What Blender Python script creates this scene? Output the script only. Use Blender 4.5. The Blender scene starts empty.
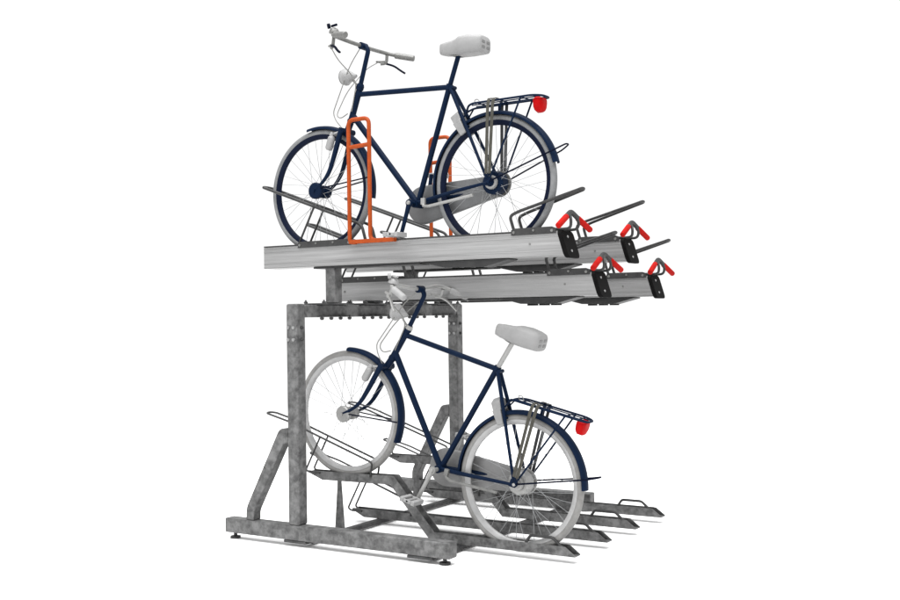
import bpy, bmesh, math, random
from mathutils import Vector, Matrix
from math import sin, cos, pi, radians as rad

# ------------------------------------------------------------------ camera, world, lamps, exposure
scn = bpy.context.scene
COL = scn.collection

def look_basis(yaw, pitch, roll):
    f = Vector((sin(yaw) * cos(pitch), cos(yaw) * cos(pitch), sin(pitch)))
    r = Vector((cos(yaw), -sin(yaw), 0)); u = r.cross(f)
    return r * cos(roll) + u * sin(roll), -r * sin(roll) + u * cos(roll), f

cam = bpy.data.objects.new('camera', bpy.data.cameras.new('camera'))
COL.objects.link(cam)
_r, _u, _f = look_basis(-0.5527, 0.0141, -0.0143)
cam.matrix_world = Matrix(((_r.x, _u.x, -_f.x, 4.2624), (_r.y, _u.y, -_f.y, -4.4910), (_r.z, _u.z, -_f.z, 1.1885), (0, 0, 0, 1)))
cam.data.sensor_width = 36.0
cam.data.lens = 1085.95 * 36 / 900
cam.data.clip_start = 0.05
cam.data.clip_end = 400
scn.camera = cam

world = bpy.data.worlds.new('World'); scn.world = world
world.use_nodes = True
bg = world.node_tree.nodes['Background']
bg.inputs['Color'].default_value = (1, 1, 1, 1)
bg.inputs['Strength'].default_value = 1.06

def area_lamp(name, loc, target, size, power):
    l = bpy.data.lights.new(name, 'AREA'); l.shape = 'SQUARE'; l.size = size; l.energy = power
    o = bpy.data.objects.new(name, l); COL.objects.link(o); o.location = loc
    o.rotation_euler = (Vector(target) - Vector(loc)).to_track_quat('-Z', 'Y').to_euler()
    return o
area_lamp('studio_softbox', (-1.0, -6.2, 2.3), (1, .8, 1), 2.6, 50)
area_lamp('added_top_light', (1.8, -1.0, 8.0), (1, .6, 1), 8.0, 1500)  # added overhead lamp, keeps the floor white and washes out its shadows

scn.view_settings.view_transform = 'Standard'
scn.view_settings.look = 'None'
scn.view_settings.exposure = 0.0
scn.view_settings.gamma = 1.0

# ------------------------------------------------------------------ materials
def base_mat(name, col, rough=.5, metal=0.0, spec=.5, coat=0.0):
    m = bpy.data.materials.new(name); m.use_nodes = True
    b = m.node_tree.nodes['Principled BSDF']
    b.inputs['Base Color'].default_value = (*col, 1)
    b.inputs['Roughness'].default_value = rough
    b.inputs['Metallic'].default_value = metal
    b.inputs['Specular IOR Level'].default_value = spec
    b.inputs['Coat Weight'].default_value = coat
    return m, b, m.node_tree

def noisy(name, c1, c2, scale, rough=.5, metal=0, spec=.5, detail=6, stretch=(1, 1, 1), lo=.35, hi=.65, bump=0.0, bscale=None, coat=0, rvar=.1):
    m, b, nt = base_mat(name, c1, rough, metal, spec, coat)
    N, Lk = nt.nodes, nt.links
    tc = N.new('ShaderNodeTexCoord'); mp = N.new('ShaderNodeMapping'); mp.inputs['Scale'].default_value = stretch
    Lk.new(tc.outputs['Object'], mp.inputs['Vector'])
    n = N.new('ShaderNodeTexNoise'); n.inputs['Scale'].default_value = scale; n.inputs['Detail'].default_value = detail
    n.inputs['Roughness'].default_value = .6
    Lk.new(mp.outputs[0], n.inputs['Vector'])
    cr = N.new('ShaderNodeValToRGB'); e = cr.color_ramp.elements
    e[0].position = lo; e[0].color = (*c1, 1); e[1].position = hi; e[1].color = (*c2, 1)
    Lk.new(n.outputs['Fac'], cr.inputs['Fac']); Lk.new(cr.outputs['Color'], b.inputs['Base Color'])
    mr = N.new('ShaderNodeMapRange'); mr.inputs['To Min'].default_value = rough - rvar; mr.inputs['To Max'].default_value = rough + rvar
    Lk.new(n.outputs['Fac'], mr.inputs['Value']); Lk.new(mr.outputs[0], b.inputs['Roughness'])
    if bump:
        n2 = N.new('ShaderNodeTexNoise'); n2.inputs['Scale'].default_value = bscale or scale * 4
        Lk.new(mp.outputs[0], n2.inputs['Vector'])
        bp = N.new('ShaderNodeBump'); bp.inputs['Strength'].default_value = bump; bp.inputs['Distance'].default_value = .002
        Lk.new(n2.outputs['Fac'], bp.inputs['Height']); Lk.new(bp.outputs[0], b.inputs['Normal'])
    return m

def galvanised(name, dark, mid, light):
    m, b, nt = base_mat(name, mid, .5, .35, .4)
    N, Lk = nt.nodes, nt.links
    tc = N.new('ShaderNodeTexCoord')
    n1 = N.new('ShaderNodeTexNoise'); n1.inputs['Scale'].default_value = 18; n1.inputs['Detail'].default_value = 7; n1.inputs['Roughness'].default_value = .62
    n2 = N.new('ShaderNodeTexNoise'); n2.inputs['Scale'].default_value = 55; n2.inputs['Detail'].default_value = 3
    vo = N.new('ShaderNodeTexVoronoi'); vo.inputs['Scale'].default_value = 38
    for n in (n1, n2, vo): Lk.new(tc.outputs['Object'], n.inputs['Vector'])
    a = N.new('ShaderNodeMath'); a.operation = 'MULTIPLY_ADD'; a.inputs[1].default_value = .35
    Lk.new(n2.outputs['Fac'], a.inputs[0]); Lk.new(n1.outputs['Fac'], a.inputs[2])
    sp = N.new('ShaderNodeSeparateColor'); Lk.new(vo.outputs['Color'], sp.inputs[0])
    a2 = N.new('ShaderNodeMath'); a2.operation = 'MULTIPLY_ADD'; a2.inputs[1].default_value = .12
    Lk.new(sp.outputs[0], a2.inputs[0]); Lk.new(a.outputs[0], a2.inputs[2])
    cr = N.new('ShaderNodeValToRGB'); e = cr.color_ramp.elements
    e[0].position = .54; e[0].color = (*dark, 1); e[1].position = .92; e[1].color = (*light, 1)
    k = e.new(.72); k.color = (*mid, 1)
    Lk.new(a2.outputs[0], cr.inputs['Fac']); Lk.new(cr.outputs['Color'], b.inputs['Base Color'])
    mr = N.new('ShaderNodeMapRange'); mr.inputs['To Min'].default_value = .42; mr.inputs['To Max'].default_value = .62
    Lk.new(a2.outputs[0], mr.inputs['Value']); Lk.new(mr.outputs[0], b.inputs['Roughness'])
    bp = N.new('ShaderNodeBump'); bp.inputs['Strength'].default_value = .25; bp.inputs['Distance'].default_value = .002
    Lk.new(n2.outputs['Fac'], bp.inputs['Height']); Lk.new(bp.outputs[0], b.inputs['Normal'])
    return m

M = {}
M['galv'] = galvanised('galvanised_steel', (0.045, 0.045, 0.0455), (0.090, 0.090, 0.090), (0.148, 0.148, 0.148))
M['galv_dark'] = galvanised('dark_zinc', (0.02108, 0.02108, 0.02213), (0.03952, 0.03952, 0.04058), (0.06851, 0.06851, 0.06851))  # darker zinc tone for flanges, bolts, base plates and cross members
M['wire'] = noisy('zinc_wire', (0.01912, 0.01912, 0.01989), (0.03443, 0.03443, 0.03443), 30, .5, .4, .4)
M['plate'] = noisy('steel_plate', (0.02142, 0.02142, 0.02218), (0.03442, 0.03442, 0.03442), 22, .55, .2, .3)
M['alu'] = noisy('brushed_aluminium', (0.171, 0.171, 0.171), (0.288, 0.288, 0.288), 9, .42, .35, .4, stretch=(.25, 6, 9), lo=.25, hi=.75, bump=.15)
M['black'] = noisy('black_plastic', (.004, .004, .004), (.006, .006, .006), 40, .6, 0, .03)
M['under'] = noisy('dark_steel_cover', (0.01951, 0.01951, 0.02037), (0.03251, 0.03251, 0.03251), 18, .55, .3, .3)
M['orange'] = noisy('orange_powder_coat', (0.2323, 0.03562, 0.003872), (0.2865, 0.04646, 0.006195), 25, .5, 0, .15, bump=.1, bscale=200)
M['red'] = noisy('red_grip_rubber', (0.27, 0.0065, 0.005), (0.33, 0.010, 0.008), 30, .65, 0, .03)
M['zinc_bolt'] = noisy('bright_zinc_bolt', (0.204, 0.204, 0.204), (0.2805, 0.2805, 0.2805), 60, .35, .5, .5)
M['navy'] = noisy('navy_paint', (0.0024, 0.00736, 0.0208), (0.0032, 0.0092, 0.0256), 12, .45, 0, .045, rvar=.05)
M['navy_dark'] = noisy('dark_navy_paint', (0.00153, 0.002805, 0.00918), (0.00204, 0.00357, 0.01122), 12, .5, 0, .03)
M['tyre'] = noisy('grey_tyre_rubber', (0.1163, 0.1193, 0.1224), (0.153, 0.1561, 0.1591), 25, .6, 0, .3)
M['tyre_pale'] = noisy('pale_tyre_rubber', (0.1391, 0.1375, 0.1334), (0.1841, 0.1817, 0.1768), 25, .6, 0, .3)
M['rim_navy'] = noisy('navy_rim', (0.00221, 0.00442, 0.01445), (0.00306, 0.00578, 0.01785), 20, .5, 0, .06)
M['rim_pale'] = noisy('pale_rim', (0.2479, 0.2479, 0.2479), (0.3069, 0.3069, 0.3069), 20, .45, .2, .4)
M['spoke'] = noisy('steel_spoke', (0.17, 0.1742, 0.1785), (0.221, 0.2253, 0.2295), 50, .4, .3, .4)
M['pale'] = noisy('pale_grey_plastic', (0.2064, 0.2064, 0.2064), (0.2477, 0.2477, 0.2477), 20, .5, 0, .35)
M['pale_metal'] = noisy('pale_grey_metal', (0.2046, 0.2046, 0.1998), (0.2533, 0.2533, 0.2485), 24, .4, .3, .4)
M['case'] = noisy('grey_chain_case_plastic', (0.0924, 0.09416, 0.0968), (0.1144, 0.117, 0.1197), 14, .5, 0, .35)
M['case_pale'] = noisy('light_chain_case_plastic', (0.1204, 0.1204, 0.1204), (0.1591, 0.1591, 0.1591), 14, .5, 0, .35)
M['mid'] = noisy('mid_grey_metal', (0.1032, 0.1032, 0.1006), (0.1445, 0.1445, 0.1393), 30, .4, .3, .4)
M['saddle'] = noisy('light_grey_saddle_vinyl', (0.1882, 0.1882, 0.1882), (0.2106, 0.2106, 0.2106), 18, .5, 0, .3, bump=.15, bscale=260)
M['saddle_dark'] = noisy('saddle_badge_grey', (0.096, 0.096, 0.096), (0.12, 0.12, 0.12), 18, .5)
M['taillight'] = noisy('red_lens', (0.2785, 0.0009945, 0.001657), (0.3315, 0.001989, 0.002652), 30, .5, 0, .05)
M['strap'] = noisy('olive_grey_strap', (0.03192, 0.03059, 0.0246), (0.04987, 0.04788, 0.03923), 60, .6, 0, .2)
M['lock'] = noisy('grey_lock_plastic', (0.1634, 0.1634, 0.1634), (0.2064, 0.2064, 0.2064), 20, .5, 0, .3)
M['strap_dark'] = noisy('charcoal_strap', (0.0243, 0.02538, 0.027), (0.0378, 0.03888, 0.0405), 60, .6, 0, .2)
M['cable'] = noisy('grey_cable', (0.119, 0.119, 0.113), (0.1547, 0.1547, 0.1487), 60, .5)
M['floor'] = noisy('white_seamless_sweep', (.955, .955, .955), (.965, .965, .965), 1.5, .7, 0, .2)

# ------------------------------------------------------------------ mesh helpers
def fillet(pts, r, n=4):
    pts = [Vector(p) for p in pts]; out = [pts[0]]
    for i in range(1, len(pts) - 1):
        a, b, c = pts[i - 1], pts[i], pts[i + 1]
        d = min(r, (a - b).length * .48, (c - b).length * .48)
        p, q = b + (a - b).normalized() * d, b + (c - b).normalized() * d
        for k in range(n + 1):
            t = k / n; out.append(p * (1 - t) ** 2 + b * 2 * t * (1 - t) + q * t * t)
    out.append(pts[-1]); return out

class MB:
    def __init__(s): s.v = []; s.f = []; s.sm = []
    def add(s, vs, fs, smooth=False):
        o = len(s.v); s.v += [tuple(v) for v in vs]
        s.f += [tuple(o + i for i in f) for f in fs]; s.sm += [smooth] * len(fs); return s
    def tube(s, pts, r, n=10, closed=False, caps=True, sy=1.0, up=None):
        pts = [Vector(p) for p in pts]; m = len(pts)
        rs = r if isinstance(r, (list, tuple)) else [r] * m
        tg = []
        for i in range(m):
            a = pts[(i - 1) % m] if (closed or i) else pts[i]; b = pts[(i + 1) % m] if (closed or i < m - 1) else pts[i]
            t = (b - a); tg.append(t.normalized() if t.length > 1e-9 else Vector((1, 0, 0)))
        nrm = Vector(up) if up else (Vector((0, 1, 0)) if abs(tg[0].y) < .9 else Vector((0, 0, 1)))
        vs = []
        for i in range(m):
            t = tg[i]; nrm = (nrm - t * nrm.dot(t)).normalized(); b = t.cross(nrm)
            for k in range(n):
                a = 2 * pi * (k + .5) / n
                vs.append(pts[i] + nrm * cos(a) * rs[i] * sy + b * sin(a) * rs[i])
        fs = []
        for i in range(m if closed else m - 1):
            j = (i + 1) % m
            for k in range(n):
                l = (k + 1) % n; fs.append((i * n + k, i * n + l, j * n + l, j * n + k))
        s.add(vs, fs, True)
        if caps and not closed:
            s.add([vs[k] for k in range(n)], [tuple(range(n - 1, -1, -1))]); s.add([vs[(m - 1) * n + k] for k in range(n)], [tuple(range(n))])
        return s
    def box(s, x0, x1, y0, y1, z0, z1):
        v = [(x, y, z) for x in (x0, x1) for y in (y0, y1) for z in (z0, z1)]
        return s.add(v, [(0, 1, 3, 2), (4, 6, 7, 5), (0, 4, 5, 1), (2, 3, 7, 6), (0, 2, 6, 4), (1, 5, 7, 3)])
    def prism(s, poly, y0, y1, taper=0.0):          # polygon in XZ extruded in Y
        n = len(poly)
        v = [(x, y0, z) for x, z in poly] + [(x, y1, z) for x, z in poly]
        f = [tuple(range(n - 1, -1, -1)), tuple(range(n, 2 * n))] + [(i, (i + 1) % n, n + (i + 1) % n, n + i) for i in range(n)]
        return s.add(v, f)
    def lathe(s, prof, c, axis='y', n=28, smooth=True):        # prof: (along, radius)
        vs = []; m = len(prof)
        for a_, r_ in prof:
            for k in range(n):
                a = 2 * pi * k / n; p, q = cos(a) * r_, sin(a) * r_
                o = {'y': (p, a_, q), 'x': (a_, p, q), 'z': (p, q, a_)}[axis]
                vs.append((c[0] + o[0], c[1] + o[1], c[2] + o[2]))
        fs = [(i * n + k, i * n + (k + 1) % n, (i + 1) * n + (k + 1) % n, (i + 1) * n + k) for i in range(m - 1) for k in range(n)]
        s.add(vs, fs, False)
        if prof[0][1] > 1e-6: s.add(vs[:n], [tuple(range(n))])
        if prof[-1][1] > 1e-6: s.add(vs[-n:], [tuple(range(n))])
        return s
    def ring(s, c, prof, n=96, a0=0.0, a1=2 * pi, closed_prof=True):   # swept about the Y axis; prof: (radius, y)
        full = abs(a1 - a0 - 2 * pi) < 1e-6; m = n if full else n + 1; k_ = len(prof); vs = []
        for i in range(m):
            a = a0 + (a1 - a0) * i / n
            for r_, y_ in prof: vs.append((c[0] + cos(a) * r_, c[1] + y_, c[2] + sin(a) * r_))
        fs = []
        for i in range(n):
            j = (i + 1) % m
            for q in range(k_ if closed_prof else k_ - 1):
                w = (q + 1) % k_; fs.append((i * k_ + q, i * k_ + w, j * k_ + w, j * k_ + q))
        s.add(vs, fs, True)
        if not full and closed_prof:
            s.add(vs[:k_], [tuple(range(k_))]); s.add(vs[-k_:], [tuple(range(k_))])
        return s
    def build(s, name, mat, parent=None, off=(0, 0, 0), bevel=0.0, auto=35, label=None, segs=2):
        me = bpy.data.meshes.new(name)
        me.from_pydata([(x - off[0], y - off[1], z - off[2]) for x, y, z in s.v], [], s.f)
        bm = bmesh.new(); bm.from_mesh(me)
        bmesh.ops.remove_doubles(bm, verts=bm.verts, dist=2e-5)
        bmesh.ops.recalc_face_normals(bm, faces=bm.faces)
        for f in bm.faces: f.smooth = True
        for e in bm.edges:
            if len(e.link_faces) == 2 and e.calc_face_angle(0) > rad(auto): e.smooth = False
        bm.to_mesh(me); bm.free()
        me.materials.append(M[mat] if isinstance(mat, str) else mat)
        o = bpy.data.objects.new(name, me); COL.objects.link(o)
        if parent is not None: o.parent = parent
        if bevel:
            b = o.modifiers.new('bevel', 'BEVEL'); b.width = bevel; b.segments = segs; b.limit_method = 'ANGLE'; b.angle_limit = rad(40)
            b.harden_normals = False
        if label: o['label'] = label
        return o

def thing(name, label, cat, loc, rot=(0, 0, 0), group=None):
    o = bpy.data.objects.new(name, None); COL.objects.link(o); o.empty_display_size = .1
    o.location = loc; o.rotation_euler = rot; o['label'] = label; o['category'] = cat
    if group: o['group'] = group
    return o

def dup(o, parent, delta=(0, 0, 0)):
    c = o.copy(); COL.objects.link(c); c.parent = parent
    c.location = o.location + Vector(delta); return c

# ------------------------------------------------------------------ floor
g = MB(); g.add([(-60, -60, -.034), (60, -60, -.034), (60, 60, -.034), (-60, 60, -.034)], [(0, 1, 2, 3)])
fl = g.build('floor', 'floor'); fl['kind'] = 'structure'

# ------------------------------------------------------------------ bike rack
S, W, FL = .3889, 1.642, 1.469
rack = thing('bike_rack', 'two tier galvanised steel bicycle rack with four aluminium lift trays above four ground rails', 'bike rack', (.7, .82, 0))
RO = (.7, .82, 0)
def rk(mb, name, mat='galv', parent=None, bevel=0.0, **k):
    if parent is None: return mb.build(name, mat, rack, RO, bevel, **k)
    return mb.build(name, mat, parent, RO, bevel, **k)

T = .072
# feet, posts and braces
for yn in (0.0, W):
    ft = rk(MB().box(0, FL, yn, yn + T, 0, .08), 'foot_beam', bevel=.006)
    for ax in (.045, 1.42):
        a = MB().lathe([(-.034, .028), (-.022, .028), (-.020, .010), (.0, .010)], (ax, yn + T / 2, 0), 'z', 20)
        rk(a, 'levelling_foot', 'wire', ft)
    for ax in (.495, 1.29):
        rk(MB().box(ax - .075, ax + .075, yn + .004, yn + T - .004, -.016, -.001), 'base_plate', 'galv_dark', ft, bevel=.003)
    px0, px1 = .456, .531
    post = rk(MB().box(px0, px1, yn + .001, yn + .0755, .08, 1.262), 'post', bevel=.010, segs=3)
    for z in (1.070, 1.134):
        for dx in (.012, .048):
            b = MB().lathe([(-.007, .0085), (-.001, .0095), (.002, .0095)], (px0 + dx + .006, yn, z), 'y', 10)
            rk(b, 'bolt', 'zinc_bolt', post)
        b = MB().lathe([(-.002, .010), (.008, .010), (.011, .007)], (px1, yn + .038, z), 'x', 6)
        rk(b, 'bolt', 'wire', post)
    # kinked brace, drawn as its side outline
    outer = fillet([(.152, 0, .081), (.152, 0, .145), (.396, 0, .592), (.4555, 0, .595)], .056, 8)
    inner = fillet([(.4555, 0, .520), (.424, 0, .516), (.206, 0, .128), (.206, 0, .081)], .025, 5)
    poly = [(p.x, p.z) for p in outer] + [(p.x, p.z) for p in inner]
    rk(MB().prism(poly, yn + .006, yn + .066), 'brace', bevel=.004)

# cross beam at the top between the posts, with flanges, risers and bolts
cb = rk(MB().box(.462, .528, .0765, W + .0005, 1.188, 1.256), 'cross_beam', bevel=.004)
BY = .32                                   # centre line of the first tray
for k in range(4):
    yc = BY + k * S
    fz = 1.2565
    fl_ = rk(MB().box(.440, .575, yc - .145, yc + .135, fz, fz + .009), 'mounting_flange', 'galv_dark', cb, bevel=.002)
    bm_ = MB()
    for sy in (-.125, -.042, .042, .125):
        b = MB().lathe([(-.016, .006), (-.010, .0115), (-.001, .0115)], (.548, yc + sy, 1.1885), 'z', 8)
        b.lathe([(-.014, .005), (-.001, .005)], (.548, yc + sy, 1.2000), 'z', 8)
        rk(b, 'bolt', 'galv_dark', cb)
    rk(MB().box(.529, .566, yc - .140, yc + .140, 1.1885, 1.192), 'clamp_strip', 'galv_dark', cb)
    for sy in (-.125, .115):
        for bx in (.436, .563):
            rk(MB().lathe([(0, .011), (.008, .011), (.011, .005), (.018, .005)], (bx, yc + sy, fz + .009), 'z', 8), 'bolt', 'galv_dark', fl_)
    if k % 2 == 0:
        rk(MB().box(.500, .566, yc - .030, yc + .036, fz + .010, 1.470), 'riser', 'galv', cb, bevel=.004)
    else:
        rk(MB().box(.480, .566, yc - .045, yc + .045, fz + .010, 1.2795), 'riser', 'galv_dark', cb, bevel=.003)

# floor level cross members
for x0, x1, z0, z1 in ((.520, .562, -.024, .0), (1.305, 1.347, -.024, .0)):
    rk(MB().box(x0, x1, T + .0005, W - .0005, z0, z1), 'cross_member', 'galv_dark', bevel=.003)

# wheel guide: long hairpin and two leaning V wires; zt = tray top height
def wheel_guide(yc, zt, hw=.040, r=.0065):
    g_ = MB()
    for s in (-1, 1):
        y = yc + s * hw
        g_.tube(fillet([(.05, y, zt + .302), (.20, y, zt + .264), (.783, y, zt + .063), (.768, y, zt - .015)], .02), r, 8)
        g_.tube(fillet([(.425, y, zt + .186), (.320, y, zt - .004), (.345, y, zt - .016), (.42, y, zt - .016)], .03), r * .92, 8)
    g_.tube([(.05 - .030 * sin(pi * t / 10), yc + hw * cos(pi * t / 10), zt + .302 + .006 * sin(pi * t / 10)) for t in range(11)], r, 8)
    return g_

def rail_section(path, yc, w=.030, h=.048, th=.004):
    """open channel following a side path (x, z of its bottom)"""
    m = MB()
    up = []
    for i, (x, z) in enumerate(path):
        a = Vector(path[max(i - 1, 0)]); b = Vector(path[min(i + 1, len(path) - 1)])
        t1 = (Vector(path[i]) - a).normalized() if i else (b - Vector(path[i])).normalized()
        t2 = (b - Vector(path[i])).normalized() if i < len(path) - 1 else t1
        n = Vector((-(t1 + t2).y, (t1 + t2).x)).normalized(); c = max(.5, n.dot(Vector((-t1.y, t1.x))))
        up.append(n / c)
    prof = [(-w, h), (-w, 0), (w, 0), (w, h), (w - th, h), (w - th, th), (-w + th, th), (-w + th, h)]
    vs = []
    for (x, z), n in zip(path, up):
        for y, q in prof: vs.append((x + n.x * q, yc + y, z + n.y * q))
    k = len(prof); fs = []
    for i in range(len(path) - 1):
        for q in range(k): fs.append((i * k + q, i * k + (q + 1) % k, (i + 1) * k + (q + 1) % k, (i + 1) * k + q))
    for b in (0, (len(path) - 1) * k): fs += [(b, b + 1, b + 6, b + 7), (b + 1, b + 2, b + 5, b + 6), (b + 2, b + 3, b + 4, b + 5)]
    return m.add(vs, fs)

def wedge_end(mb, x0, x1, yc, z0, h, w, th, flip=False):
    """side cheeks tapering to the floor at a channel's end"""
    for s in (-1, 1):
        ya, yb_ = sorted((yc + s * w, yc + s * (w - th)))
        if x1 > x0: mb.prism([(x0, z0), (x1, z0), (x1 + .002, z0 + .006), (x0 + (x1 - x0) * .42, z0 + h * .96), (x0 + (x1 - x0) * .25, z0 + h), (x0, z0 + h)], ya, yb_)
        else: mb.prism([(x0, z0), (x0, z0 + h), (x1, z0 + h), (x1 - .004, z0 + h * .80)], ya, yb_)
    if x1 > x0: mb.box(x0, x1, yc - w + th, yc + w - th, z0, z0 + .004)
    else: mb.prism([(x0, z0), (x0, z0 + .004), (x1, z0 + h * .80 + .004), (x1 - .004, z0 + h * .80)], yc - w + th, yc + w - th)
    return mb

RY = .356
for k in range(4):
    yc = RY + k * S
    if k % 2 == 0:
        m = rail_section([(.430, .275), (.765, .278), (.895, .280), (1.150, .001), (1.893, .001)], yc)
        wedge_end(m, .4305, .330, yc, .275, .048, .030, .004)
        # the chamfered nose rises towards the front
        zt = .329
    else:
        m = rail_section([(.430, .002), (1.15, .001), (1.893, .001)], yc)
        wedge_end(m, .4305, .350, yc, .002, .048, .030, .004)
        zt = .052
    wedge_end(m, 1.8925, 1.984, yc, .001, .048, .030, .004)
    rail = rk(m, 'ground_rail', bevel=0)
    rk(wheel_guide(yc, zt, .036, .0058), 'wheel_guide', 'wire', rail)
    h_ = MB()
    y = yc - .022
    h_.tube(fillet([(1.700, y, .030), (1.738, y, .086), (1.860, y, .086), (1.925, y, .030)], .014), .0075, 10)
    rk(h_, 'wheel_stop', 'wire', rail)
    if k % 2 == 0:
        sp = MB()
        b0, t0 = .024, .008
        v = [(.53 - b0, yc - .016, .0005), (.53 + b0, yc - .016, .0005), (.53 + b0, yc + .016, .0005), (.53 - b0, yc + .016, .0005),
             (.53 - t0, yc - .010, .2745), (.53 + t0, yc - .010, .2745), (.53 + t0, yc + .010, .2745), (.53 - t0, yc + .010, .2745)]
        sp.add(v, [(0, 3, 2, 1), (4, 5, 6, 7), (0, 1, 5, 4), (1, 2, 6, 5), (2, 3, 7, 6), (3, 0, 4, 7)])
        rk(sp, 'rail_support', bevel=.002)

# upper lift trays
def lift_tray(k):
    yc = BY + k * S; high = k % 2 == 0
    zt = 1.5912 if high else 1.4009; H = .1205; w = .065
    x0 = .084 if high else .335
    x1, x1b = 1.950, 1.986
    m = MB()
    prof = [(-w, 0), (-w, -H), (w, -H), (w, 0), (.034, 0), (.034, -.004), (w - .004, -.004), (w - .004, -.070), (.026, -.100), (-.026, -.100), (-w + .004, -.070), (-w + .004, -.004), (-.034, -.004), (-.034, 0)]
    n = len(prof); vs = []
    for e in (0, 1):
        for y, z in prof: vs.append(((x0 if e == 0 else x1 + (x1b - x1) * (-z / H)), yc + y, zt + z))
    fs = [(i, (i + 1) % n, n + (i + 1) % n, n + i) for i in range(n)]
    fs += [(0, 1, 10, 11), (1, 2, 7, 10), (7, 8, 9, 10), (2, 3, 6, 7), (3, 4, 5, 6), (11, 12, 13, 0)]
    fs += [tuple(n + i for i in f) for f in ((0, 1, 10, 11), (1, 2, 7, 10), (7, 8, 9, 10), (2, 3, 6, 7), (3, 4, 5, 6), (11, 12, 13, 0))]
    m.add(vs, fs)
    # extruded grooves: thin proud ribs along the sides
    for s in (-1, 1):
        for z in (-.006, -.026, -.094, -.114):
            ya, yb_ = sorted((yc + s * (w - .001), yc + s * (w + .0022)))
            m.prism([(x0 + .001, zt + z - .0025), (x1 + (x1b - x1) * ((-z + .0025) / H) - .001, zt + z - .0025), (x1 + (x1b - x1) * ((-z - .0025) / H) - .001, zt + z + .0025), (x0 + .001, zt + z + .0025)], ya, yb_)
    tray = rk(m, 'lift_tray', 'alu', label=None)
    lip = MB()
    for s in (-1, 1):
        ya, yb_ = sorted((yc + s * (w + .0035), yc + s * .040))
        lip.box(x0 + .002, x1 - .004, ya, yb_, zt + .0012, zt + .0075)
    rk(lip, 'tray_lip', 'plate', tray)
    # black end cap: rounded plate on the slanted end
    c = MB(); wo = w + .004; hz = H + .012; r = .024
    out = []
    for (cy, cz, a) in ((-wo + r, .003 - r, 90), (-wo + r, -hz + r, 180), (wo - r, -hz + r, 270), (wo - r, .003 - r, 0)):
        for q in range(6):
            t = rad(a + 90 * q / 5); out.append((cy + r * cos(t), cz + r * sin(t)))
    N_ = len(out); sl = (x1b - x1) / H; vs = []
    for dx in (-.004, .021):
        for y, z in out: vs.append((x1 + .001 + dx - z * sl, yc + y, zt + z))
    c.add(vs, [tuple(range(N_)), tuple(range(N_, 2 * N_))] + [(i, (i + 1) % N_, N_ + (i + 1) % N_, N_ + i) for i in range(N_)])
    cap = rk(c, 'end_cap', 'black', tray, bevel=.004)
    for z in (-.028, -.098):
        rk(MB().lathe([(0, .007), (.004, .006), (.005, .0)], (x1 + .021 - z * sl, yc - .012, zt + z), 'x', 12), 'screw', 'zinc_bolt', tray)
    rk(MB().lathe([(-.004, .0045), (0, .0045)], (x1 - .15, yc - w, zt - .058), 'y', 12), 'screw', 'mid', tray)
    if not high: rk(MB().lathe([(-.004, .006), (0, .006)], (x0 + .03, yc - w, zt - .065), 'y', 12), 'screw', 'mid', tray)
    # guide brackets bolted on the top
    for bx0, bx1 in ((.339, .712), (1.700, 1.945)):
        b = MB()
        for s in (-1, 1):
            ya, yb_ = sorted((yc + s * (w + .0065), yc + s * (w + .0038)))
            b.prism([(bx0, zt - .013), (bx1, zt - .012), (bx1, zt + .014), (bx1 - .02, zt + .022), (bx0 + .02, zt + .022), (bx0, zt + .014)], ya, yb_)
            ya, yb_ = sorted((yc + s * (w - .0065), yc + s * .036))
            b.box(bx0 + .02, bx1 - .02, ya, yb_, zt + .0078, zt + .019)
        br = rk(b, 'guide_bracket', 'plate', tray)
        xs = (bx0 + .015, bx0 + .13, bx0 + .25, bx1 - .015) if bx1 < 1 else (bx0 + .015, bx0 + .125, bx1 - .02)
        for q, bx in enumerate(xs):
            big = q in (0, len(xs) - 1)
            rk(MB().lathe([(-.005, .007 if big else .0055), (0, .008 if big else .0065)], (bx, yc - w - .0065, zt + (0.002 if big else .008)), 'y', 10), 'bolt', 'mid', br)
    # front hairpin guide
    g_ = MB(); hw = .046
    for s in (-1, 1):
        y = yc + s * hw
        g_.tube(fillet([(.075, y, zt + .348), (.766, y, zt + .098), (.800, y, zt - .02)], .03), .0085, 8)
        g_.tube([(.443, y, zt + .222), (.315, y, zt - .01)], .0062, 8)
    g_.tube([(.075 - .02 * sin(pi * t / 10), yc + hw * cos(pi * t / 10), zt + .348 + .007 * sin(pi * t / 10)) for t in range(11)], .0085, 8)
    rk(g_, 'wheel_guide', 'wire', tray)
    # rear hairpin guide
    g_ = MB()
    for s in (-1, 1):
        y = yc + s * hw
        g_.tube(fillet([(1.706, y, zt + .004), (1.680, y, zt + .088), (1.730, y, zt + .108), (2.050, yc + s * .020, zt + .198)], .022), .0078, 8)
    g_.tube([(2.050 + .012 * sin(pi * t / 10), yc + .020 * cos(pi * t / 10), zt + .198 + .005 * sin(pi * t / 10)) for t in range(11)], .0078, 8)
    rk(g_, 'wheel_guide', 'wire', tray)
    # pull lever with two red grips
    lv = MB(); ap = Vector((1.995, yc, zt + .092))
    for s in (-1, 1):
        
        lv.tube(fillet([ap + Vector((.003, s * .020, -.010)), (2.016, yc + s * .045, zt + .048), (2.010, yc + s * .040, zt + .010), (1.965, yc + s * .040, zt + .008), (1.925, yc + s * .040, zt + .010)], .022, 5), .0075, 8)
    lv.tube(fillet([ap + Vector((.007, -.090, -.037)), ap + Vector((-.001, 0, .004)), ap + Vector((.007, .090, -.037))], .02), .0125, 12)
    lever = rk(lv, 'pull_lever', 'wire', tray)
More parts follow.
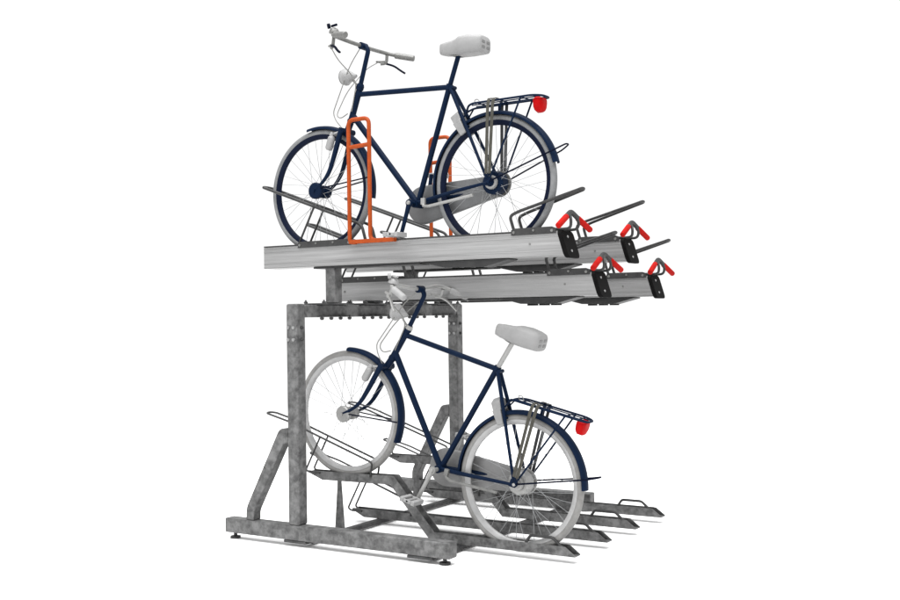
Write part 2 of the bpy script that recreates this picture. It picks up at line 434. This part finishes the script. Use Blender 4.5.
    for s in (-1, 1):
        a = ap + Vector((.005, s * .062, -.0255)); b = ap + Vector((.019, s * .186, -.080))
        dd = (b - a)
        rk(MB().tube([a, a + dd * .04, a + dd * .95, a + dd * .985, b], [.012, .0150, .0150, .012, .006], 14), 'lever_grip', 'red', tray)
    # long dark cover of the spring under the tray
    hx = (1.15, 1.30, 1.53, 1.67) if high else (1.395, 1.53, 1.73, 1.86)
    rk(MB().prism([(hx[0], zt - H - .001), (hx[0] + .04, zt - H - .012), (hx[1], zt - H - .036), (hx[2], zt - H - .040), (hx[3], zt - H - .008), (hx[3], zt - H - .001)], yc - .055, yc + .055), 'spring_cover', 'under', tray, bevel=.004)
    for q in range(3):
        xx = hx[1] + .03 + q * .07
        rk(MB().box(xx, xx + .035, yc - .03, yc + .03, zt - H - .046, zt - H - .034), 'cover_clip', 'black', tray)
    rk(MB().box(x0 + .35, hx[0] - .01, yc - .050, yc + .050, zt - H - .012, zt - H - .001), 'under_rail', 'under', tray)
    if high:
        # orange frame guard: hoop with cross bar and foot along the tray
        y = yc - w - .022; r = .0115; dx = .0 if k == 0 else .028
        o_ = MB().tube(fillet([(1.010 + dx, y + .002, zt + .004), (.853 + dx, y, zt + .004), (.853 + dx, y, zt + .664), (.716 + dx, y, zt + .664), (.716 + dx, y, zt - .001), (.76 + dx, y, zt - .001)], .036, 6), r, 12)
        o_.tube([(.716 + dx, y, zt + .515), (.853 + dx, y, zt + .522)], r, 12)
        o_.box(.716 + dx, 1.012 + dx, y - .0105, y + .016, zt - .008, zt + .013)
        rk(o_, 'frame_guard', 'orange', tray)
    return tray
for k in range(4): lift_tray(k)

# ------------------------------------------------------------------ bicycles (local frame: rear axle at origin, front is -x, up is +z, left side is -y)
R_ = .349; WB = 1.118
def make_wheel(parent, cx, front, c, name='wheel'):
    e = MB()
    rim_out, rim_in = R_ - .028, R_ - .055
    # the wheel's own mesh is the rim
    rim = MB().ring((cx, 0, 0), [(rim_out, -.014), (rim_out - .004, -.0165), (rim_in + .008, -.013), (rim_in, -.005), (rim_in, .005), (rim_in + .008, .013), (rim_out - .004, .0165), (rim_out, .014)], 96)
    w = rim.build(name, c['rim'], parent, OFF)
    ty = []
    for q in range(14):
        a = 2 * pi * q / 14; ty.append((R_ - .0185 + .0185 * cos(a), .0185 * sin(a)))
    MB().ring((cx, 0, 0), ty, 110).build('tyre', c['tyre'], w, OFF)
    hub = MB()
    if front:
        hub.lathe([(-.075, .008), (-.066, .008), (-.064, .040), (-.058, .046), (-.040, .046), (-.034, .040), (-.032, .024), (.010, .024), (.012, .036), (.050, .036), (.055, .030), (.056, .008), (.072, .008)], (cx, 0, 0), 'y', 32)
        fr = (.042, .034); fy = (-.036, .034)
    else:
        hub.lathe([(-.078, .008), (-.062, .008), (-.060, .020), (-.050, .024), (-.030, .026), (-.030, .052), (-.024, .060), (.030, .060), (.038, .054), (.042, .030), (.050, .030), (.052, .008), (.078, .008)], (cx, 0, 0), 'y', 36)
        fr = (.058, .062); fy = (-.034, .034)
    hub.build('hub', c['hub'], w, OFF, label=None)
    if not front:
        MB().lathe([(-.052, .033), (-.040, .036), (-.036, .036), (-.034, .030)], (cx, 0, 0), 'y', 32).build('hub_flange', 'pale_metal', w, OFF)
        MB().lathe([(.0445, .066), (.0505, .068), (.0545, .060), (.0545, .0)], (cx, 0, 0), 'y', 32).build('hub_flange', c['flange'], w, OFF)
    for i in range(36):
        s = -1 if i % 2 else 1
        a = 2 * pi * i / 36
        b = a + (.62 if (i // 2) % 2 else -.62)
        p0 = Vector((cx + cos(b) * fr[0 if s < 0 else 1], fy[0 if s < 0 else 1], sin(b) * fr[0 if s < 0 else 1]))
        p1 = Vector((cx + cos(a) * (rim_in + .002), s * .002, sin(a) * (rim_in + .002)))
        MB().tube([p0, p1], .0012, 4, caps=False).build('spoke', 'spoke', w, OFF)
    return w

def mudguard(parent, cx, a0, a1, c):
    r = R_ + .013
    pr = [(r - .014, -.0285), (r - .004, -.0265), (r + .003, -.018), (r + .006, 0), (r + .003, .018), (r - .004, .0265), (r - .014, .0285)]
    inn = [(q[0] - .0016, q[1] * .93) for q in reversed(pr)]
    return MB().ring((cx, 0, 0), pr + inn, 60, rad(a0), rad(a1)).build('mudguard', c['frame'], parent, OFF)

OFF = (-.468, 0, -R_)
def tilt_dir(ax, az, bx, bz): return Vector((bx - ax, 0, bz - az))

def make_bicycle(label, loc, ang, c, group):
    root = thing('bicycle', label, 'bicycle', (0, 0, 0), (0, ang, 0), group)
    # put the rear axle of the local frame where the photo has it
    rot = Matrix.Rotation(ang, 3, 'Y')
    root.location = Vector(loc) + rot @ Vector(OFF)
    f = c['frame']
    B = lambda mb, name, mat, par=None, **k: mb.build(name, mat, par or root, OFF, **k)
    HT, HB = Vector((-.862, 0, .553)), Vector((-.916, 0, .385))
    BB = Vector((-.468, 0, -.092)); ST = Vector((-.277, 0, .527))
    # frame
    fm = MB()
    hd = (HT - HB).normalized()
    fm.tube([HB - hd * .012, HB + hd * .004, HB + hd * .006, HT - hd * .006, HT - hd * .004, HT + hd * .012], [.0215, .0215, .0175, .0175, .0215, .0215], 16)
    fm.tube([HT - hd * .030, (-.268, 0, .512)], .0142, 14)
    fm.tube([HB + hd * .030, BB], .0165, 14)
    fm.tube([BB, ST], .0148, 14); fm.tube([ST - (ST - BB).normalized() * .028, ST], .0185, 14)
    fm.lathe([(-.037, .021), (.037, .021)], BB, 'y', 18)
    for s in (-1, 1):
        fm.tube([(-.268, s * .012, .505), (-.17, s * .036, .325), (-.012, s * .066, .018)], [.0105, .0095, .0072], 10)
        fm.tube([(-.462, s * .020, -.088), (-.35, s * .038, -.068), (-.20, s * .058, -.038), (-.010, s * .066, -.004)], [.0115, .0115, .010, .008], 10)
        fm.prism([(-.030, -.018), (.006, -.016), (.018, .0), (.010, .020), (-.010, .036), (-.026, .020)], s * .066 - .003, s * .066 + .003)
    fm.tube([(-.152, -.040, .295), (-.152, .040, .295)], .008, 8)
    fm.lathe([(-.022, .010), (.022, .010)], (-.258, 0, .508), 'y', 10)
    B(fm, 'frame', f)
    # fork
    fk = MB()
    CR = Vector((-.944, 0, .322))
    fk.tube([HB - hd * .013, CR - hd * .005], .019, 14)
    fk.tube([CR + Vector((0, -.058, .002)), CR + Vector((0, .058, .002))], .0165, 12)
    for s in (-1, 1):
        pts = fillet([CR + Vector((-.000, s * .050, .018)), (-.990, s * .054, .185), (-1.020, s * .056, .100), (-1.062, s * .058, .045), (-WB, s * .060, .004)], .05, 5)
        n = len(pts); fk.tube(pts, [.0148 - .0068 * i / (n - 1) for i in range(n)], 10)
    B(fk, 'fork', f)
    # stem: quill tube and forward clamp
    sm = MB()
    top = Vector((-.806, 0, .762))
    sm.tube(fillet([HT + hd * .012, top, top + Vector((-.022, 0, .026)), (-.838, 0, .785)], .03, 5), .0128, 12)
    sm.lathe([(-.026, .018), (-.024, .0195), (.024, .0195), (.026, .018)], (-.842, 0, .786), 'y', 18)
    B(sm, 'stem', f)
    B(MB().tube([HT + hd * .010, HT + hd * .016, HT + hd * .030], [.0225, .0225, .017], 14), 'headset', c['headset'])
    # handlebar
    CL = Vector((-.842, 0, .786))
    hb = MB(); half = [CL, CL + Vector((-.012, .09, .004)), CL + Vector((-.030, .20, .014)), CL + Vector((-.010, .262, .010)), CL + Vector((.035, .285, .000))]
    pts = fillet([Vector((p.x, -p.y, p.z)) for p in reversed(half[1:])] + half, .05, 5)
    hb.tube(pts, .0110, 12)
    bar = B(hb, 'handlebar', c['bar'])
    for s in (-1, 1):
        g0 = CL + Vector((.020, s * .278, .002)); g1 = CL + Vector((.125, s * .322, -.018)); dd = g1 - g0
        B(MB().tube([g0, g0 + dd * .03, g0 + dd * .95, g0 + dd * .99, g1], [.014, .0175, .0175, .014, .008], 14), 'grip', c['grip'], bar)
        lb = MB()
        a = CL + Vector((-.012, s * .245, .0))
        lb.tube(fillet([a, a + Vector((-.004, s * .002, -.045)), a + Vector((-.03, -s * .020, -.050))], .02), .009, 10)
        lb.tube([a + Vector((-.004, 0, -.04)), a + Vector((-.055, -s * .03, -.036))], [.010, .006], 10)
        B(lb, 'lever_bracket', c['bracket'], bar)
        lv = MB()
        lv.tube(fillet([a + Vector((-.010, s * .004, -.046)), a + Vector((.030, s * .030, -.058)), a + Vector((.062, s * .050, -.085)), a + Vector((.085, s * .060, -.100))], .03, 5), .0062, 8, sy=1.5)
        B(lv, 'brake_lever', c['lever'], bar)
    # bell and twist shifter on the left grip
    bl = MB(); bc = CL + Vector((-.018, -.235, .034))
    bl.lathe([(-.012, .020), (-.010, .028), (0, .027), (.012, .020), (.018, .010), (.020, 0)], bc, 'z', 24)
    B(bl, 'bell', c['grip'], bar)
    sh = MB()
    sh.tube([bc + Vector((-.022, -.03, .022)), bc + Vector((-.012, -.02, .026))], .014, 12)
    sh.tube([bc + Vector((-.010, -.01, .026)), bc + Vector((.026, -.012, .030))], .0065, 8)
    B(sh, 'gear_shifter', c['shifter'], bar)
    # headlight with bracket
    hl = MB(); hc = Vector((-.958, 0, .628))
    hl.lathe([(-.028, .0), (-.026, .024), (-.017, .039), (-.004, .047), (.006, .047), (.010, .043), (.030, .032), (.052, .019), (.074, .008)], hc, 'x', 32)
    lamp = B(hl, 'headlight', c['lamp'])
    B(MB().lathe([(-.0285, .024), (-.0190, .040)], hc + Vector((-.001, 0, 0)), 'x', 32), 'lamp_lens', 'pale', lamp)
    B(MB().tube(fillet([hc + Vector((.045, 0, -.010)), (-.905, 0, .600), HT + hd * .02 + Vector((-.012, 0, 0))], .02), .005, 8), 'lamp_bracket', 'mid', lamp)
    # seat post and saddle
    B(MB().tube([ST - Vector((0, 0, .004)), (-.226, 0, .680)], .0128, 14), 'seat_post', c['post'])
    sd = []
    st = [(-.334, .018, .692, .730), (-.328, .027, .682, .740), (-.300, .032, .675, .745), (-.255, .037, .671, .750), (-.228, .047, .669, .756), (-.205, .061, .664, .764), (-.150, .068, .664, .768), (-.100, .066, .666, .763), (-.074, .058, .667, .756), (-.066, .049, .672, .748)]
    sdm = MB(); vs = []; nn = 20
    for x, hw, z0, z1 in st:
        for q in range(nn):
            a = 2 * pi * q / nn; cx_, sz = cos(a), sin(a)
            ex = .55
            yy = math.copysign(abs(cx_) ** ex, cx_) * hw; zz = (z0 + z1) / 2 + math.copysign(abs(sz) ** ex, sz) * (z1 - z0) / 2
            vs.append((x, yy, zz))
    fs = [(i * nn + q, i * nn + (q + 1) % nn, (i + 1) * nn + (q + 1) % nn, (i + 1) * nn + q) for i in range(len(st) - 1) for q in range(nn)]
    fs += [tuple(range(nn)), tuple(range((len(st) - 1) * nn, len(st) * nn))]
    sdm.add(vs, fs)
    sad = B(sdm, 'saddle', c['saddle'], auto=50)
    for y in (-.024, .024):
        for z in (.696, .723):
            B(MB().box(-.0705, -.0638, y - .016, y + .016, z - .008, z + .008), 'saddle_badge', 'saddle_dark', sad, bevel=.003)
    rl = MB()
    for s in (-1, 1): rl.tube(fillet([(-.31, s * .012, .688), (-.24, s * .022, .668), (-.20, s * .024, .668), (-.15, s * .04, .682)], .03), .0045, 8)
    B(rl, 'saddle_rail', 'mid', sad)
    # wheels
    make_wheel(root, 0.0, False, c)
    make_wheel(root, -WB, True, c, 'wheel')
    mudguard(root, 0.0, 14, 191, c)
    mudguard(root, -WB, -8, 105, c)
    # stays of the mudguards
    for s in (-1, 1):
        B(MB().tube([(-WB + .006, s * .062, .006), (-WB + .340, s * .030, .062)], .0040, 6), 'mudguard_stay', 'navy_dark')
    us = MB()
    us.tube(fillet([(.004, -.070, .002), (.356, -.034, .150), (.402, -.016, .174), (.402, .016, .174), (.356, .034, .150), (.004, .070, .002)], .012), .0044, 6)
    B(us, 'mudguard_stay', 'navy_dark')
    # luggage rack
    lr = MB()
    z0, z1 = .400, .418
    lr.tube(fillet([(-.172, 0, .372), (-.150, -.030, .395), (-.110, -.062, z0 + .003), (.235, -.062, z1), (.283, -.040, z1 - .002), (.283, .040, z1 - .002), (.235, .062, z1), (-.110, .062, z0 + .003), (-.150, .030, .395), (-.172, 0, .372)], .03, 4), .0056, 8)
    for y in (-.022, .022): lr.tube([(-.13, y, z0 + .001), (.280, y, z1)], .0032, 8)
    for x in (-.08, .05, .17, .235): lr.tube([(x, -.062, z0 + .004 + .014 * (x + .11) / .35), (x, .062, z0 + .004 + .014 * (x + .11) / .35)], .0036, 8)
    for s in (-1, 1):
        lr.tube([(.004, s * .072, .004), (.172, s * .062, .412)], .0050, 8)
        lr.tube([(-.150, s * .03, .392), (-.176, s * .022, .345)], .0042, 8)
    lr.tube([(.02, 0, .362), (.02, 0, z0)], .008, 8)
    rack_ = B(lr, 'luggage_rack', f)
    # spring clip loop standing up at the front of the luggage rack
    B(MB().tube(fillet([(-.105, -.022, .405), (-.118, -.024, .425), (-.095, -.026, .432), (-.078, -.028, .412)], .012), .0022, 6), 'rack_clip', 'mid', rack_)
    # straps over the rack down to the hub, both sides
    for s in (-1, 1):
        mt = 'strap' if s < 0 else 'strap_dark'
        for dx in (-.015, .012):
            sb = MB(); x = .008 + dx; pts = fillet([(x + .004, s * .03, z0 + .022), (x + .004, s * .070, z0 + .020), (x, s * .074, z0 - .02), (.004 + dx * .7, s * .082, .040)], .012, 3)
            vs = []; wd = .0085
            sb = MB()
            for p in pts: vs += [(p.x - wd, p.y, p.z), (p.x + wd, p.y, p.z)]
            n = len(pts); off = []
            for i, p in enumerate(pts):
                a, b = pts[max(i - 1, 0)], pts[min(i + 1, n - 1)]; t = (b - a).normalized(); nn_ = Vector((0, t.z, -t.y)) * .0025
                off += [Vector(vs[2 * i]) + nn_, Vector(vs[2 * i + 1]) + nn_]
            m_ = len(vs)
            fs = []
            for i in range(n - 1):
                a, b, c_, d_ = 2 * i, 2 * i + 1, 2 * i + 3, 2 * i + 2
                fs += [(a, b, c_, d_), (m_ + a, m_ + d_, m_ + c_, m_ + b), (a, d_, m_ + d_, m_ + a), (b, m_ + b, m_ + c_, c_)]
            fs += [(0, m_, m_ + 1, 1), (2 * n - 2, 2 * n - 1, m_ + 2 * n - 1, m_ + 2 * n - 2)]
            sb.add(vs + off, fs)
            B(sb, 'luggage_strap', mt, rack_)
    # tail light
    tl = MB(); out = [(-.046, .000), (-.044, .018), (-.030, .026), (.030, .026), (.044, .018), (.046, .0), (.040, -.028), (.024, -.046), (0, -.052), (-.024, -.046), (-.040, -.028)]
    vs = []; n = len(out)
    for x, sc in ((.228, .82), (.238, 1), (.256, 1), (.268, .88), (.274, .6)):
        for y, z in out: vs.append((x, y * sc, .388 + z * sc * .98))
    fs = [(i * n + q, i * n + (q + 1) % n, (i + 1) * n + (q + 1) % n, (i + 1) * n + q) for i in range(4) for q in range(n)] + [tuple(range(n)), tuple(range(4 * n, 5 * n))]
    tl.add(vs, fs)
    B(tl, 'tail_light', 'taillight', auto=30)
    # chain case on the right side
    cc = MB(); cA, rA, cB, rB = (-.468, -.092), .102, (-.012, -.006), .055
    dx, dz = cB[0] - cA[0], cB[1] - cA[1]; L_ = math.hypot(dx, dz); th = math.atan2(dz, dx); be = math.acos((rA - rB) / L_)
    def outline(g_):
        o = []
        for q in range(25):
            a = th + be + (2 * pi - 2 * be) * q / 24; o.append((cA[0] + cos(a) * (rA - g_), cA[1] + sin(a) * (rA - g_)))
        for q in range(13):
            a = th - be + 2 * be * q / 12; o.append((cB[0] + cos(a) * (rB - g_), cB[1] + sin(a) * (rB - g_)))
        return o
    vs = []; n = None
    for y, g_ in ((.046, .010), (.050, .002), (.056, 0), (.074, 0), (.080, .003), (.083, .012)):
        o = outline(g_); n = len(o); vs += [(p[0], y, p[1]) for p in o]
    fs = [(i * n + q, i * n + (q + 1) % n, (i + 1) * n + (q + 1) % n, (i + 1) * n + q) for i in range(5) for q in range(n)] + [tuple(range(n)), tuple(range(5 * n, 6 * n))]
    cc.add(vs, fs)
    B(cc, 'chain_case', c['case'])
    # cranks and pedals
    for s, sg in ((-1, -1), (1, 1)):
        y0, y1 = s * .052, s * .088
        if s > 0: y0, y1 = .086, .098
        e = Vector((-.468 - s * .004 * 0 + .03 * s - .012, y1 + s * .004, -.092 + sg * .168)); b0 = BB + Vector((0, y1 - s * .006, 0))
        ck = MB().tube([b0, b0 * .7 + e * .3, e], [.0145, .0115, .0105], 12)
        ck.lathe([(0, .019), (.014, .019)], (b0.x, b0.y - .007, b0.z), 'y', 18)
        if s < 0: ck.tube([BB + Vector((0, -.036, 0)), b0], .011, 12)
        crank = B(ck, 'crank', c['crank'])
        B(MB().lathe([(-.006, .008), (0, .012), (.004, .012)], (b0.x, b0.y + s * .011, b0.z), 'y', 14), 'crank_bolt', 'pale_metal', crank)
        pd = MB()
        yi, yo = sorted((e.y + s * .012, e.y + s * .104))
        pd.box(e.x - .046, e.x - .024, yi, yo, e.z - .013, e.z + .011); pd.box(e.x + .024, e.x + .046, yi, yo, e.z - .013, e.z + .011)
        pd.box(e.x - .0238, e.x + .0238, yi, yi + .009, e.z - .010, e.z + .008); pd.box(e.x - .0238, e.x + .0238, yo - .009, yo, e.z - .010, e.z + .008)
        pd.tube([(e.x, yi - .014 if s > 0 else yi, e.z), (e.x, yo if s > 0 else yo + .014, e.z)], .009, 10)
        B(pd, 'pedal', c['pedal'], crank, bevel=.003)
    # folded kick stand on the left chain stay
    ks = MB().tube(fillet([(-.400, -.040, -.066), (-.402, -.052, -.108), (-.36, -.066, -.112), (-.075, -.092, -.066)], .012), .0080, 10)
    ks.box(-.414, -.390, -.056, -.042, -.100, -.066)
    B(ks, 'kick_stand', 'mid' if c['crank'] == 'pale_metal' else 'pale_metal')
    # ring lock on the seat stays
    lk = MB()
    for s in (-1, 1):
        lk.ring((0, s * .040, 0), [(.305, -.007), (.385, -.009), (.385, .009), (.305, .007)], 10, rad(119.5), rad(126.5))
    lk.ring((0, 0, 0), [(.377, -.047), (.425, -.040), (.445, 0), (.425, .040), (.377, .047)], 10, rad(119), rad(126))
    B(lk, 'ring_lock', c['lock'], bevel=.004)
    # bottle dynamo below the fork crown
    dy = MB()
    dy.tube([(-1.006, -.046, .318), (-1.016, -.050, .298)], .012, 12)
    dy.tube([(-1.010, -.046, .300), (-1.014, -.047, .288), (-1.030, -.050, .232), (-1.034, -.050, .222)], [.012, .021, .021, .014], 16)
    dy.tube([CR + Vector((-.01, -.04, 0)), (-1.006, -.046, .310)], .006, 8)
    B(dy, 'dynamo', c['dynamo'])
    # cables
    cp = [([(-.895, -.215, .742), (-.90, -.15, .690), (-.885, -.05, .630), (-.868, -.022, .58), (-.900, -.020, .43)]),
          ([(-.900, .215, .742), (-.925, .15, .700), (-.985, .05, .560), (-1.020, .0, .420), (-.975, -.02, .395), (-.925, -.022, .42)]),
          ([(-.845, -.02, .775), (-.91, -.03, .68), (-1.02, -.03, .43), (-1.00, -.03, .385), (-.955, -.03, .34)])]
    for q in cp:
        B(MB().tube(fillet(q, .06, 6), .0030, 6), 'cable', c['cable'])
    return root

deck_upper = dict(frame='navy', stem='navy', headset='navy', bar='mid', grip='mid', bracket='mid', lever='navy_dark', shifter='navy_dark', lamp='pale', post='navy', saddle='saddle',
    rim='rim_navy', tyre='tyre', hub='navy', flange='mid', case='case', crank='navy', pedal='pale', lock='lock', dynamo='pale', cable='cable')
deck_lower = dict(frame='navy', stem='navy', headset='pale_metal', bar='pale_metal', grip='pale', bracket='pale_metal', lever='pale_metal', shifter='pale', lamp='pale', post='pale_metal', saddle='saddle',
    rim='rim_pale', tyre='tyre_pale', hub='pale_metal', flange='pale_metal', case='case_pale', crank='pale_metal', pedal='pale', lock='lock', dynamo='pale', cable='cable')
grp = 'navy city bicycles parked in the rack'
make_bicycle('navy city bicycle with dark rims standing level on the upper tray beside the orange guards', (1.574, .320, 1.857), rad(1.9), deck_upper, grp)
make_bicycle('navy city bicycle with pale rims and pale crank in the ground rail, front wheel raised', (1.676, .356, .340), rad(16.2), deck_lower, grp)
